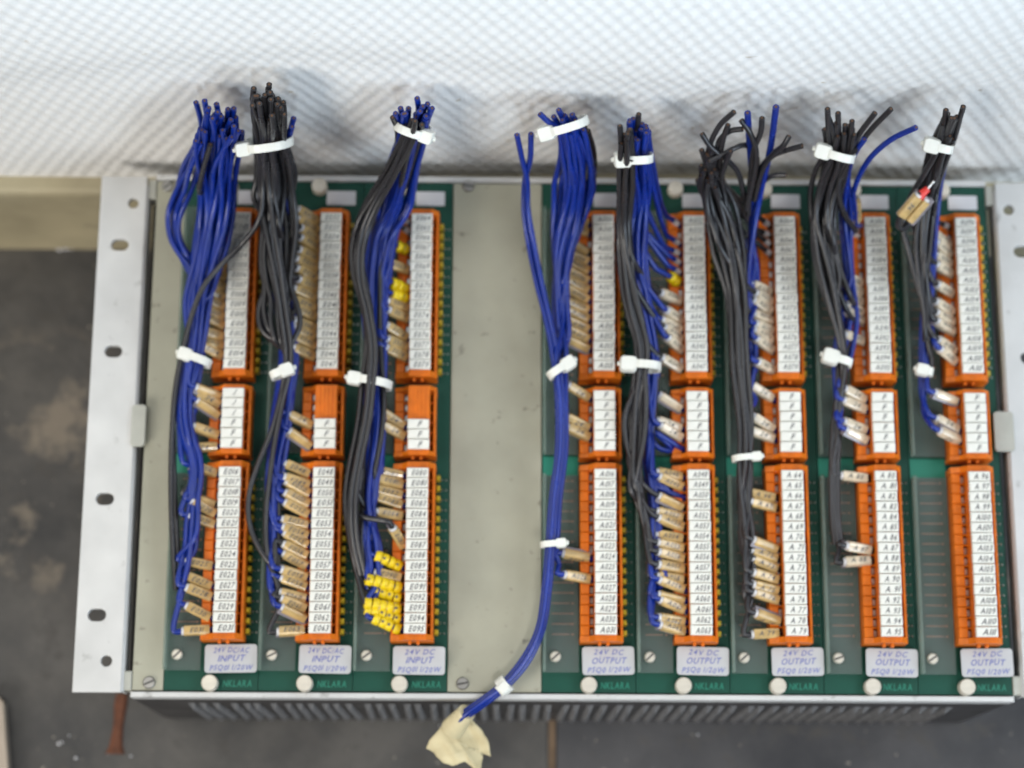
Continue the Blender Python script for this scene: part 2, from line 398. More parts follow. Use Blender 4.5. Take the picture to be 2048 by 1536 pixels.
# ------------------------------------------------------------------ the subrack
def build_rack():
    O = Vector((.2134, .131, 0))
    R = thing('equipment_rack', O, 'aluminium rack frame lying face up on the dark floor against the wall', 'rack')
    rel = lambda p: Vector(p) - O
    D = -119.5
    def part(name, mb, mats, parent=R, **k): return mb.build(name, mats, parent, origin=O if parent is R else (0,0,0), **k)
    b3 = lambda mb, a, b, mi=0, ch=0: mb.box(tuple(P3(*a)), tuple(P3(*b)), mi, ch*MM)
    for x0 in (-2.2, 427.2): part('side_plate', b3(MB(), (x0, -2.0, D), (x0+1.7, 262.6, -13)), ['dark_steel'])
    part('top_rail', b3(MB(), (-0.4, 261.4, -9), (427.1, 264.4, .8), 0, .4), ['alu'])
    part('bottom_rail', b3(MB(), (-0.4, -3.1, -9), (427.1, -.35, 1.0), 0, .4), ['alu'])
    part('top_cover', b3(MB(), (-0.4, 262.0, D), (427.1, 262.8, -9.2)), ['steel'])
    part('back_plate', b3(MB(), (-0.4, -1.4, D-1.0), (427.1, 262, D)), ['steel'])
    bc = part('bottom_cover', b3(MB(), (-0.4, -2.4, D), (427.1, -1.5, -9.2)), ['dark_steel'])
    # raised ventilation louvres on the bottom cover
    s_ = lambda *q: tuple(x*MM for x in q)
    lv = MB().add([s_(-1.7, 0, 0), s_(1.7, 0, 0), s_(1.7, 0, 78), s_(-1.7, 0, 78), s_(-.3, -2.3, 9), s_(1.2, -1.5, 9), s_(1.2, -1.5, 66), s_(-.3, -2.3, 66)],
                  [(0, 4, 5, 1), (1, 5, 6, 2), (2, 6, 7, 3), (3, 7, 4, 0), (4, 7, 6, 5)])
    ob = lv.build('louvre', ['fin'], bc, loc=rel(P3(24, -2.42, -112)))
    for i in range(1, 58): inst('louvre', ob.data, bc, rel(P3(24 + i*6.65, -2.42, -112)), (0, random.uniform(-.02, .02), 0))
    # mounting ears with real holes
    def ear(name, x0, x1, holes, y0=-0.6, y1=262.2):
        hs = []
        for cx, cy, w, h in holes: hs.append([(x*MM, y*MM) for x, y in slot_pts(cx, cy, w, h)])
        o = holed_plate(name, [(x*MM, y*MM) for x, y in ((x0,y0),(x1,y0),(x1,y1),(x0,y1))], hs, .0026, 'alu', R, rel((0,0,ZP+.0005)), .00035)
        return o
    def mmxy(u, v): p = at(u, v, 1.8); return p.x/MM, p.y/MM
    H = []
    for u, v, w, h in ((267,407,6.2,6.2),(240,490,9.6,6.8),(227,703,9.6,6.8),(210,998,9.6,6.8),(194,1230,9.6,6.8),(213,1322,6.2,6.2)):
        x, y = mmxy(u, v); H.append((x, y, w, h))
    e = ear('mounting_ear', -27.9, -5.2, H); e['label'] = 'left mounting ear with slots'
    # rounded inner edge of each ear (extrusion)
    for sgn, xe in ((1, -5.5), (-1, 432.3)):
        prof = [(0, 1.6), (.9, 1.45), (1.6, .9), (1.9, 0), (1.9, -9), (0.6, -9), (0.6, -1)]
        part('ear_edge', MB().prism([(p*sgn*MM, q*MM) for p, q in prof], lambda p, q, t: (xe*MM + p, t - .0006, ZP + q), .2588, smooth=False), ['alu'])
    Hr = [(426.7 - x, y, w, h) for x, y, w, h in H]
    e = ear('mounting_ear', 432.0, 455.0, Hr); e['label'] = 'right mounting ear'
    # dark strips added as the shade in the slots beside the panels
    for x0 in (-2.2, 427.15): part('slot_shade', b3(MB(), (x0-1.6, 6, -20), (x0+3.4, 255, -13.2)), ['dark'])
    for x0, x1 in ((-4.4, -.05), (426.85, 431.2)):
        part('corner_block', b3(MB(), (x0, 251.0, -8), (x1, 261.6, .6), 0, .5), ['tab']); part('corner_block', b3(MB(), (x0, .2, -8), (x1, 9.6, .6), 0, .5), ['tab'])
    # tabs over the slots
    for (u0, v0, u1, v1) in ((263, 812, 293, 893), (1990, 826, 2023, 903)):
        a = at(u0, v1, 2.2); b = at(u1, v0, 2.2)
        holed_plate('latch_tab', rrect(a.x, a.y, b.x, b.y, .0016), [], .0014, 'tab', R, rel((0,0,ZP+.0032)), .0003)
    # blank panels and their screws
    def blank(x0, x1, screws):
        p = part('blank_panel', b3(MB(), (x0+.15, .35, -2.4), (x1-.15, 260.9, .05), 0, .25), ['panel'])
        for u, v in screws:
            c = at(u, v, .6); m = MB(); m.cyl((c.x, c.y, ZP+.00005), (0,0,1), .0031, .0011, 20, 0, .0005)
            m.box((c.x-.0026, c.y-.0004, ZP+.0011), (c.x+.0026, c.y+.0004, ZP+.00125), 1, rot=Matrix.Rotation(random.uniform(-.8,.8), 3, 'Z'))
            m.build('screw', ['steel', 'dark'], p, origin=O)
        return p
    p = blank(0, 15.24, [(298, 1365), (335, 372)]); p['label'] = 'narrow blank panel at the left end'
    p = blank(152.4, 198.12, [(937, 372), (925, 1367)]); p['label'] = 'wide blank panel between the boards'
    return R
build_rack()

# ------------------------------------------------------------------ terminal boards
XB = [15.24 + 45.72*k for k in range(3)] + [198.12 + 45.72*k for k in range(5)]
BLOCKS = {'U': (153.9, 241.1, 16), 'S': (114.2, 149.1, 6), 'L': (23.4, 109.9, 16)}
PITCH = 5.08
def term(k, blk, i):
    """terminal entry of board k: rack millimetres"""
    y0, y1, n = BLOCKS[blk]
    return Vector((XB[k] + 24.2, (y0+y1)/2 + (n/2 - .5 - i)*PITCH, 10.0))

_blk_cache = {}
def block_mesh(n, y0, y1):
    if n in _blk_cache: return _blk_cache[n]
    L = y1 - y0; mb = MB(); s = lambda *a: tuple(q*MM for q in a)
    ye = (L - n*PITCH)/2
    mb.box(s(18.6, .4, .2), s(38.9, L-.4, 4.2))
    for i in range(n):
        ya = ye + i*PITCH
        mb.box(s(18.5, ya+.10, 4), s(22.9, ya+PITCH-.10, 11.2+random.uniform(-.15,.15)), 0, .35*MM)
        mb.box(s(22.9, ya+PITCH-.45, 4), s(25.1, ya+PITCH+.05, 10.5))
        mb.box(s(36.0, ya+PITCH-.5, 4), s(37.5, ya+PITCH+.1, 11.5))
    mb.box(s(25.0, .6, 4), s(36.0, L-.6, 16.6), 0, .3*MM)
    for q in range(5): mb.box(s(26.2+q*2.0, .8, 16.6), s(27.4+q*2.0, L-.8, 17.0))
    mb.box(s(37.5, .5, 4), s(38.9, L-.5, 13.2), 0, .4*MM)
    prof = [(18.3, .2), (39.1, .2), (39.1, 12.0), (37.6, 14.0), (35.8, 16.4), (25.6, 16.4), (22.6, 12.4), (18.3, 10.6)]
    for ya, yb in ((0, ye-.12), (L-ye+.12, L)):
        mb.prism([(p*MM, q*MM) for p, q in prof], lambda p, q, t: (p, ya*MM + t, q), (yb-ya)*MM)
    # moulded lugs between blocks
    for xx in (27, 31): mb.box(s(xx, -1.6, 9), s(xx+1.4, 0.1, 12)); 
    _blk_cache[n] = mb; return mb

def clamp_mesh():
    mb = MB(); s = lambda *a: tuple(q*MM for q in a)
    mb.box(s(23.1, .9, 4.3), s(24.9, 4.3, 8.6), 0, .3*MM)
    return mb
CLAMP = None

def marker_text(k, blk, i):
    if k < 3:
        base = k*32; num = base + (0 if blk == 'U' else 16) + i
        return 'E%03d' % num
    base = (k-3)*32
    if k <= 4: return 'A%03d' % (base + (0 if blk == 'U' else 16) + i)
    b = 64 + (k-5)*16 + i
    if blk == 'U': return 'A%03d' % b
    return ('A %d' % b) if b < 100 else 'A%d' % b

BOARD_NOTE = [
 'leftmost green terminal board, blue wires looping out over its left edge',
 'green terminal board under the thick black wire bundle, short block with three bare orange positions',
 'green terminal board with yellow marker rings, just left of the blank panel',
 'green terminal board just right of the blank panel, lower block nearly unwired',
 'green terminal board, fifth from left, with a fully wired lower block',
 'green terminal board under the frayed untied black wires',
 'green terminal board second from the right, two beige sleeves at its lower block',
 'rightmost green terminal board, lower terminal block without any wire']
STICK = [('24V DC/AC', 'INPUT', 'PSQ01 1/20W')]*2 + [('24V DC', 'INPUT', 'PSQ01 1/20W')] + [('24V DC', 'OUTPUT', 'PSQ0 1/20W')]*5

def build_board(k):
    global CLAMP
    X0 = XB[k]; O = P3(X0, 0, 0)
    T = thing('terminal_board', O, BOARD_NOTE[k], 'circuit board', 'terminal boards plugged side by side into the rack')
    s = lambda *a: tuple(q*MM for q in a)
    MB().box(s(.15, .35, -2.2), s(45.57, 260.9, -.05)).build('circuit_board', ['pcb'], T)
    # light etched text along the bottom edge
    MB().text('NKLARA', Matrix.Translation(s(35.6, 3.9, .0)), 3.2*MM, 14*MM, .15, 0).build('etched_text', ['pcb_text'], T)
    # tinned rows on the left and solder points on the right
    mb = MB()
    for blk in ('U', 'L'):
        y0, y1, n = BLOCKS[blk]
        for i in range(n):
            y = (y0+y1)/2 + (n/2-.5-i)*PITCH
            mb.box(s(5.0, y-.25, -.04), s(13.5 + (i % 3), y+.2, .35), 0)
            mb.box(s(14.6, y-.5, -.04), s(15.6, y+.4, .5), 0)
            for xx in (41.6, 43.6):
                mb.box(s(xx, y-.45, -.04), s(xx+.8, y+.45, .45), 1, .2*MM)
    mb.build('solder_rows', ['copper', 'metal'], T, kind='stuff')
    MB().box(s(.6, 107.4, -.04), s(18.3, 117.0, .12)).build('copper_area', ['pcb_text'], T)
    # pins right of the long blocks
    mb = MB()
    for blk in ('U', 'L'):
        y0, y1, n = BLOCKS[blk]
        if k in (5, 6, 7) and blk == 'L': continue
        for i in range(n):
            y = (y0+y1)/2 + (n/2-.5-i)*PITCH
            mb.box(s(39.2, y-1.25, .0), s(41.2, y+1.25, 6.5 if k != 7 else 9.5), 0, .5*MM)
    mb.build('pin_row', ['gold'], T, kind='stuff')
    # clear covers, on the left side, above and below the short block's gap
    for (ya, yb) in ((9.7, 107.0), (117.5, 246)):
        c = MB().box(s(.5, ya, 2.6), s(18.0, yb, 4.0), 0, .25*MM)
        MB().box(s(.35, ya, 4.05), s(1.9, yb, 9.0), 0, .3*MM).build('cover_lip', ['lip'], T)
        c.build('clear_cover', ['clear'], T)
    for y in (17.2,):
        m = MB(); m.cyl(s(6.6, y, 4.02), (0,0,1), 2.7*MM, 1.3*MM, 18, 0, .6*MM)
        m.box(s(4.2, y-.4, 5.31), s(9.0, y+.4, 5.4), 1, rot=Matrix.Rotation(.3 + .5*random.random(), 3, 'Z')); m.build('cover_screw', ['screw', 'dark'], T)
    for x, y in ((22.8, 3.7), (22.8, 257.6)):
        m = MB(); m.cyl(s(x, y, 0), (0,0,1), 4.0*MM, 5.2*MM, 28, 0, .5*MM); m.build('thumb_screw', ['screw'], T)
    MB().box(s(26.5, 248.6, 0), s(41.4, 256.2, .22)).build('blank_label', ['sticker'], T)
    # handwritten sticker
    dx, dy, ra = random.uniform(-.5, .5), random.uniform(-.2, .3), random.uniform(-.02, .02)
    mb = MB(); R3 = Matrix.Translation(s(32.6+dx, 15.0+dy, 5.0)) @ Matrix.Rotation(ra, 4, 'Z')
    out = rrect(-.0126, -.0068, .0126, .0068, .0016)
    mb.prism(out, lambda p, q, t: R3 @ Vector((p, q, t)), .00035)
    l1, l2, l3 = STICK[k]
    for body, yy, hh, ww, jt in ((l1, .0042, .0026, .017, .06), (l2, .0002, .0030, .0165, .04), (l3, -.0043, .0026, .0205, .06)):
        mb.text(body, R3 @ Matrix.Translation((0, yy, .00042)), hh, ww, .3, 1, jt)
    mb.box(s(22, 9.5, .1), s(43, 20.5, 4.98), 2)
    mb.build('sticker', ['plate', 'blueink', 'pcb'], T)
    # blocks
    for blk, (y0, y1, n) in BLOCKS.items():
        key = ('me', n)
        if key not in _blk_cache:
            b = block_mesh(n, y0, y1).build('terminal_block', ['orange'], T, loc=s(0, y0, 0)); _blk_cache[key] = b.data
        else: b = inst('terminal_block', _blk_cache[key], T, s(0, y0, 0))
        L = y1-y0; ye = (L - n*PITCH)/2
        for i in range(n):
            ya = ye + (n-1-i)*PITCH
            if CLAMP is None:
                c = clamp_mesh().build('clamp', ['metal'], b, loc=s(0, ya, 0)); CLAMP = c.data
            else: inst('clamp', CLAMP, b, s(0, ya, 0))
            if blk == 'S' and k in (1, 2) and i < 3: continue
            mb = MB(); rz = random.uniform(-.012, .012)
            mb.box(s(-5.25, -2.36, -2.2), s(5.25, 2.36, 0), 0, .35*MM)
            if blk == 'S': body = '/' if (k == 0 and i < 3) else 'F'
            else: body = marker_text(k, blk, i)
            mb.text(body, Matrix.Translation((.0005, -.0001, .00006)), 2.8*MM, 6.9*MM, .34, 1, .03)
            o = mb.build('marker', ['white', 'ink'], b, loc=s(30.5+random.uniform(-.15,.15), ya+PITCH/2+random.uniform(-.06,.06), 19.0+random.uniform(-.15,.15)))
            o.rotation_euler = (random.uniform(-.02,.02), random.uniform(-.015,.015), rz)
    return T
for k in range(8): build_board(k)

# ------------------------------------------------------------------ wires
def catmull(pts, step=.0022):
    """centripetal Catmull-Rom through the points, resampled"""
    P = [Vector(p) for p in pts]
    q = [P[0]]
    for p in P[1:]:
        if (p - q[-1]).length > .0004: q.append(p)
    P = q
    if len(P) < 3: return P
    P = [P[0]*2 - P[1]] + P + [P[-1]*2 - P[-2]]
    out = []
    for i in range(1, len(P)-2):
        p0, p1, p2, p3 = P[i-1:i+3]
        t0 = 0; t1 = t0 + max(1e-5, (p1-p0).length**.5); t2 = t1 + max(1e-5, (p2-p1).length**.5); t3 = t2 + max(1e-5, (p3-p2).length**.5)
        n = max(2, int((p2-p1).length/step))
        for j in range(n):
            t = t1 + (t2-t1)*j/n
            a1 = p0*((t1-t)/(t1-t0)) + p1*((t-t0)/(t1-t0)); a2 = p1*((t2-t)/(t2-t1)) + p2*((t-t1)/(t2-t1)); a3 = p2*((t3-t)/(t3-t2)) + p3*((t-t2)/(t3-t2))
            b1 = a1*((t2-t)/(t2-t0)) + a2*((t-t0)/(t2-t0)); b2 = a2*((t3-t)/(t3-t1)) + a3*((t-t1)/(t3-t1))
            out.append(b1*((t2-t)/(t2-t1)) + b2*((t-t1)/(t2-t1)))
    out.append(P[-2]); return out

HEX = []
for a in range(-5, 6):
    for b in range(-5, 6): HEX.append((a + b*.5, b*.866))
HEX.sort(key=lambda p: (round(math.hypot(*p), 3), math.atan2(p[1], p[0])))

WR = .00140                       # wire radius
class Trunk:
    def __init__(s, pts):
        s.pts = []
        ctrl = [free(u, v, z) for u, v, z, _ in pts]; hw = [w for *_, w in pts]
        line = catmull(ctrl, .003)
        s.p = line; N = len(line)
        # half width by nearest control
        s.hw = []
        seg = 0; L = [0]
        for i in range(1, N): L.append(L[-1] + (line[i]-line[i-1]).length)
        cl = []
        for c in ctrl:
            j = min(range(N), key=lambda q: (line[q]-c).length); cl.append(L[j])
        for i in range(N):
            t = L[i]; j = 0
            while j < len(cl)-2 and t > cl[j+1]: j += 1
            f = 0 if cl[j+1] == cl[j] else max(0, min(1, (t-cl[j])/(cl[j+1]-cl[j])))
            s.hw.append((hw[j]*(1-f) + hw[j+1]*f)/3.95*MM)
        s.T = [(line[min(i+1,N-1)] - line[max(i-1,0)]).normalized() for i in range(N)]
        s.fr = []
        for t in s.T:
            side = Vector((1, 0, 0)); side = (side - t*side.dot(t)).normalized(); s.fr.append((side, t.cross(side)))
    def pt(s, i, off):
        sd, up = s.fr[i]; return s.p[i] + sd*off[0] + up*off[1]
    def join(s, y):
        """first index (from the top) whose centre has come down to y"""
        for i, p in enumerate(s.p):
            if p.y <= y and i > 3: return i
        return len(s.p)-1

def sleeve(mb_name, a, d, wire, body, roll=0.0, skin='tan', length=.0122, wid=.0050, hgt=.0044):
    """beige marker sleeve on a grey carrier, from point a outward along d"""
    d = d.normalized(); side = d.cross(Vector((0,0,1))).normalized(); up = side.cross(d)
    q = Matrix.Rotation(roll, 3, d); side = q @ side; up = q @ up
    mb = MB()
    prof = rrect(-wid/2, -hgt/2, wid/2, hgt/2, .0013, 3)
    mb.prism(prof, lambda p, r, t: a + side*p + up*r + d*t, length, 0, True)
    prof2 = rrect(-wid*.38, -hgt*.75, wid*.38, -hgt*.2, .0004, 2)
    mb.prism(prof2, lambda p, r, t: a - d*.0009 + side*p + up*r + d*t, length+.0026, 1, False)
    mb.cyl(a + d*length, d, wid*.40, .0012, 12, 3, .0003)
    m4 = Matrix.Identity(4)
    ex, ey = -d, side
    if ex.x < 0: ex = -ex
    if ey.y < 0: ey = -ey
    ez = ex.cross(ey)
    c = a + d*(length*.52) + (up if up.dot(ez) > 0 else -up)*(hgt/2 + .00006)
    for r_ in range(3): m4[r_][0], m4[r_][1], m4[r_][2], m4[r_][3] = ex[r_], ey[r_], ez[r_], c[r_]
    mb.text(body, m4, .0024, .0075, .3, 2, .02)
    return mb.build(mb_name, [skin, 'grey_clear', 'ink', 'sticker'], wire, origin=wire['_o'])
def rings(a, d, wire, n, r=.0029, step=.0036):
    d = d.normalized()
    for i in range(n):
        j = Vector((random.uniform(-1,1), random.uniform(-1,1), random.uniform(-1,1)))*.00025
        dd = (d + Vector((random.uniform(-.12,.12), random.uniform(-.12,.12), random.uniform(-.12,.12)))).normalized()
        mb = MB().tube([a + d*(i*step) + j + dd*q for q in (0, .0004, step*.5, step-.0007, step-.0003)], lambda t: r*(.86 if t in (0,1) else 1), 12)
        if random.random() < .35:
            mb.cyl(a + d*(i*step) + j + dd*step*.5 + Vector((0,0,r*.93)), (0,0,1), .0007, .0003, 8, 1)
        mb.build('marker_ring', ['yellow', 'ink'], wire, origin=wire['_o'])

def make_wire(bundle, pts, color, r=WR, ferrule=False):
    O = bundle.location
    line = catmull(pts)
    mb = MB().tube(line, r, 8)
    for e, q in ((line[0], line[1]), (line[-1], line[-2])):       # bare copper in the cut top end
        if e.z > ZP + .05: mb.cyl(e, e - q, r*.42, .0003, 8, 1)
    o = mb.build('wire', [color, 'core'], bundle, origin=O)
    o['_o'] = tuple(O); return o

def tdir(blk, k, i, style):
    rnd = random.Random(k*1000 + ord(blk)*50 + i)
    a = math.radians({'L': 14, 'S': 22, 'U': 16}[blk] + rnd.uniform(-9, 9))
    e = math.radians({'L': 14, 'S': 24, 'U': 44}[blk] + rnd.uniform(-8, 8))
    if style == 'flat': e = math.radians(8)
    if style == 'up': e = math.radians(50); a = math.radians(55)
    if style == 'down': a = math.radians(-4); e = math.radians(6)
    if k == 3 and blk == 'U': e = math.radians(20)
    if k == 0 and blk == 'U': e = math.radians(34)
    if k in (0, 1) and blk == 'L' and style == 't': a += .08
    return Vector((-math.cos(e)*math.cos(a), math.cos(e)*math.sin(a), math.sin(e))), rnd

def attach(bundle, k, blk, i, style, color, upper, r=WR):
    """a wire from terminal i of a block, through its marker, on along the points in upper"""
    t = term(k, blk, i); p0 = P3(*t); d, rnd = tdir(blk, k, i, style)
    a = p0 + d*.0016; ln = .0122 if style != 'n' else .004
    end = a + d*(ln + .0012)
    w = make_wire(bundle, [p0 + Vector((.001, 0, -.002)), a, end, end + d*.0035] + upper, color, r)
    skin = 'cream_glare' if (k >= 4 and blk != 'L') or k >= 6 else 'tan'
    body = marker_text(k, blk, i) if blk != 'S' else '24'
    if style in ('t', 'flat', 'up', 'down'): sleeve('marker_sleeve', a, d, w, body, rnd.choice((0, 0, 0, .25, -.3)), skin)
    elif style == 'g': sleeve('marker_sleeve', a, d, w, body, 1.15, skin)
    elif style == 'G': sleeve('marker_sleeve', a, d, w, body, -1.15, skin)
    elif style[0] == 'y': rings(a, d, w, int(style[1]))
    elif style == 'n':
        MB().tube([a + d*q for q in (0, .0030, .0034)], .0016, 10).build('ferrule', ['sticker'], w, origin=bundle.location)
    return w

def run_group(bundle, k, trunk_pts, terms, fray=(.0, .012), gap=(13, 25), twist=.6, extra=0, topjit=.02, fill=0, fcol='black', cap=2.75, fend=(.75, .97)):
    """terms: list of (block, index, style, colour); wires run from their terminals up the trunk"""
    tr = Trunk(trunk_pts)
    order = sorted(terms, key=lambda q: term(k, q[0], q[1]).y)
    n = len(order) + fill; order = list(order)
    slots = list(range(n)); frnd = random.Random(k*13 + n)
    fills = sorted(frnd.sample(slots, fill)); slots = [q for q in slots if q not in fills]; Rn = max(.5, math.hypot(*HEX[max(0, n-1)]))
    jis = [0]*n
    for q_ in fills: jis[q_] = int((len(tr.p)-1)*.8)
    for idx, (blk, i, style, color) in enumerate(order): jis[slots[idx]] = tr.join((term(k, blk, i).y + sum(gap)/2)*MM)
    def radius(j):
        m = max([q_ for q_ in range(n) if jis[q_] >= j], default=0); return max(.5, math.hypot(*HEX[m]))
    RJ = [radius(j) for j in range(len(tr.p))]
    for idx, (blk, i, style, color) in enumerate(order):
        hx, hy = HEX[slots[idx]]; rnd = random.Random(k*7919 + idx*31 + ord(blk))
        ph = rnd.uniform(0, 6.28)
        y_j = (term(k, blk, i).y + rnd.uniform(*gap))*MM
        ji = min(tr.join(y_j), len(tr.p)-1)
        spread = Vector((rnd.uniform(-1, 1), rnd.uniform(-.6, .3), rnd.uniform(-.3, 1)))*rnd.uniform(*fray)
        up = []
        cut = rnd.uniform(0, topjit)
        L = 0; start = 0
        while start < 6 and L < cut: L += (tr.p[start+1]-tr.p[start]).length; start += 1
        for j in range(ji, start-1, -3 if ji > 6 else -1):
            q = min(tr.hw[j]/(RJ[j] + .45), WR*cap)
            wob = .45*math.sin(j*.12 + ph) + .25*math.sin(j*.31 + ph*2.3), .45*math.cos(j*.10 + ph*1.7) + .2*math.sin(j*.27 + ph)
            p = tr.pt(j, ((hx + wob[0])*q, (hy*.85 + wob[1])*q))
            f = max(0, 1 - j/14.0)
            up.append(p + spread*f*f)
        if len(up) < 2: up = [tr.p[ji], tr.p[max(0, ji-4)]]
        attach(bundle, k, blk, i, style, color, up)
    for idx in fills:                                  # wires whose lower ends are tucked away inside the bundle
        hx, hy = HEX[idx]; ph = frnd.uniform(0, 6.28); last = int((len(tr.p)-1)*frnd.uniform(*fend)); up = []
        first = int(frnd.uniform(0, topjit)/.003)
        spread = Vector((frnd.uniform(-1, 1), frnd.uniform(-.6, .3), frnd.uniform(-.3, 1)))*frnd.uniform(*fray)
        for j in range(first, last, 3):
            q = min(tr.hw[j]/(RJ[j] + .45), WR*cap); f = max(0, 1 - j/14.0)
            up.append(tr.pt(j, ((hx + .5*math.sin(j*.13 + ph) + .25*math.sin(j*.33 + ph*2))*q, (hy*.85 + .5*math.cos(j*.11 + ph))*q)) + spread*f*f)
        up.append(tr.p[last] - Vector((0, .002, .002)))
        make_wire(bundle, up, 'black' if k in (2, 4) and frnd.random() < .3 else fcol)
    return tr

def tie(bundle, head, end, z, depth=.8, hs=1.0, w=.0039):
    """nylon tie: band through head and end picture points, its locking head at `head`"""
    a = free(*head, z); b = free(*end, z)
    c = (a+b)/2; A = (b-a)/2; ax = A.normalized(); ra = A.length
    nrm = Vector((0, .86, .50)) if z > 40 else Vector((0, 1, .05))
    nrm = (nrm - ax*nrm.dot(ax)).normalized()
    up = ax.cross(nrm)
    if up.dot(CAM_LOC - c) < 0: up = -up
    rb = ra*(depth + (.3 if z > 40 else .05)); n = 28; v = []
    for i in range(n):
        t = 2*math.pi*i/n; ct, st = math.cos(t), math.sin(t)
        pw = .8
        x = ra*math.copysign(abs(ct)**pw, ct); y = rb*math.copysign(abs(st)**pw, st)
        for rr, h in ((1.0, -w/2), (1.0, w/2)): v.append(c + ax*x + up*y + nrm*h)
        k2 = (ra + .0011)/ra
        for h in (-w/2, w/2): v.append(c + ax*x*k2 + up*y*((rb+.0011)/rb) + nrm*h)
    f = []
    for i in range(n):
        a0, b0 = 4*i, 4*((i+1) % n)
        f += [(a0, b0, b0+1, a0+1), (a0+2, a0+3, b0+3, b0+2), (a0, a0+2, b0+2, b0), (a0+1, b0+1, b0+3, a0+3)]
    O = bundle.location
    o = MB().add(v, f, 0, False).build('cable_tie', ['nylon'], bundle, origin=O)
    # head: rounded block
    hc = a - ax*.0005 + up*rb*.6; e1, e2, e3 = ax*.0036*hs, nrm*.0033*hs, up*.0026*hs
    vs_ = []; 
    for sx in (-1, 1):
        for q in rrect(-1, -1, 1, 1, .42, 3): vs_.append(hc + e1*(q[0]*(.86 if sx > 0 else 1)) + e2*(q[1]*(.86 if sx > 0 else 1)) + e3*sx)
    m = len(vs_)//2; mid = [hc + (vs_[i]-hc) for i in range(m)]
    ring2 = [vs_[i] + e3*1.55 for i in range(m)]
    allv = vs_[:m] + ring2 + vs_[m:]
    fs = [(i, (i+1) % m, m+(i+1) % m, m+i) for i in range(m)] + [(m+i, m+(i+1) % m, 2*m+(i+1) % m, 2*m+i) for i in range(m)] + [tuple(range(m))[::-1], tuple(range(2*m, 3*m))]
    hb = MB().add(allv, fs)
    t0 = hc + ax*.0; hb.tube([t0 - ax*.002, t0 - ax*.0046*hs - up*.0006], .0013, 6)
    hb.build('tie_head', ['nylon'], o, origin=O)
    return o

def bundle_thing(u, v, z, label):
    return thing('wire_bundle', at(u, v, z), label, 'wire bundle', 'wire bundles hanging on the terminal boards')
def path(*pts): return [free(u, v, z) for u, v, z in pts]
def loose(bundle, color, *pts, r=WR): return make_wire(bundle, path(*pts), color, r)
def T(blk, ids, style, color): return [(blk, i, style, color) for i in ids]

# ---- bundle 1
def bundle_1():
    B = bundle_thing(390, 800, 4, 'leftmost wire bundle, mostly blue, top ends untied, loop bulging left')
    run_group(B, 0, [(440,226,100,44),(434,290,78,46),(430,360,50,42),(424,440,34,38),(412,520,26,32),(396,600,21,27),(386,700,18,22),(374,780,16,20),(374,860,15,19),(392,930,15,17),(386,1000,15,17),(378,1100,14,15),(366,1180,13,13),(360,1240,12,10)],
        T('U', (10,11,12,13,14), 't', 'blue') + T('U', (1,), 'up', 'black') + T('S', (0,), 'g', 'blue') + T('S', (1,4), 't', 'blue') + T('S', (2,), 'g', 'blue') + T('S', (5,), 'down', 'blue')
        + T('L', (0,), 't', 'blue') + T('L', (3,), 'g', 'black') + T('L', (4,5,9,11,12,14), 't', 'blue') + T('L', (15,), 'down', 'blue'), topjit=.012, fill=16, fcol='blue', cap=3.0, fend=(.45, .97))
    run_group(B, 0, [(412,228,100,20),(392,300,78,20),(362,370,44,20),(345,430,28,18),(352,486,24,18),(382,535,24,18),(404,575,22,16),(408,640,18,12)],
        T('U', (5,6,7,8,9), 't', 'blue'), gap=(5, 9))
    tie(B, (374,712), (418,728), 20)
bundle_1()
# ---- bundle 2
def bundle_2():
    B = bundle_thing(560, 760, 4, 'tall thick black wire bundle, second from the left, strapped near its top')
    run_group(B, 1, [(537,188,110,33),(538,285,80,35),(545,360,56,44),(548,440,42,46),(550,520,36,40),(560,600,32,32),(572,680,28,24),(576,745,25,20)],
        T('U', range(0, 15), 't', 'black'), fray=(0, .003), gap=(12, 26), topjit=.014, fill=13, cap=3.0, fend=(.8, .99))
    run_group(B, 1, [(562,244,90,8),(562,300,70,10),(562,400,36,14),(562,500,22,18),(572,600,18,20),(580,700,16,20),(572,780,15,20),(560,860,14,20),(550,930,13,20),(548,1000,13,16),(545,1080,12,14),(545,1150,12,11),(545,1240,11,9)],
        T('S', (3,), 't', 'blue') + T('S', (5,), 'g', 'blue') + T('L', (0,1,2,3,4,5,6,7,9,10,11,12), 't', 'blue') + T('L', (14,), 'g', 'blue') + T('L', (15,), 'down', 'black'), topjit=.01, fill=7, fcol='blue', fend=(.6, .95))
    # black wires that go on down
    attach(B, 1, 'L', 8, 't', 'black', path((548,1130,15),(515,1090,16),(498,1040,17),(499,985,18),(516,930,19),(544,860,22),(562,790,26),(572,720,34),(560,620,42),(540,500,50),(522,400,52),(520,290,80),(515,192,110)))
    attach(B, 1, 'L', 13, 't', 'black', path((556,1180,14),(535,1110,15),(532,1030,16),(540,950,18),(552,870,22),(568,790,27),(582,720,34),(572,620,42),(555,500,52),(540,400,56),(534,290,82),(530,190,112)))
    # single wire sweeping left over the first board
    loose(B, 'black', (528,196,112), (524,290,82), (526,370,60), (518,440,50), (480,492,38), (442,530,34), (408,572,32), (384,630,29), (366,700,24), (352,770,20), (345,850,16), (342,950,13), (344,1060,12), (352,1180,11))
    loose(B, 'black', (345,860,15), (348,950,12), (352,1050,11), (358,1130,10))
    tie(B, (490,292), (582,279), 80, 1.0, 1.05)
    tie(B, (572,742), (545,752), 30, .9)
bundle_2()
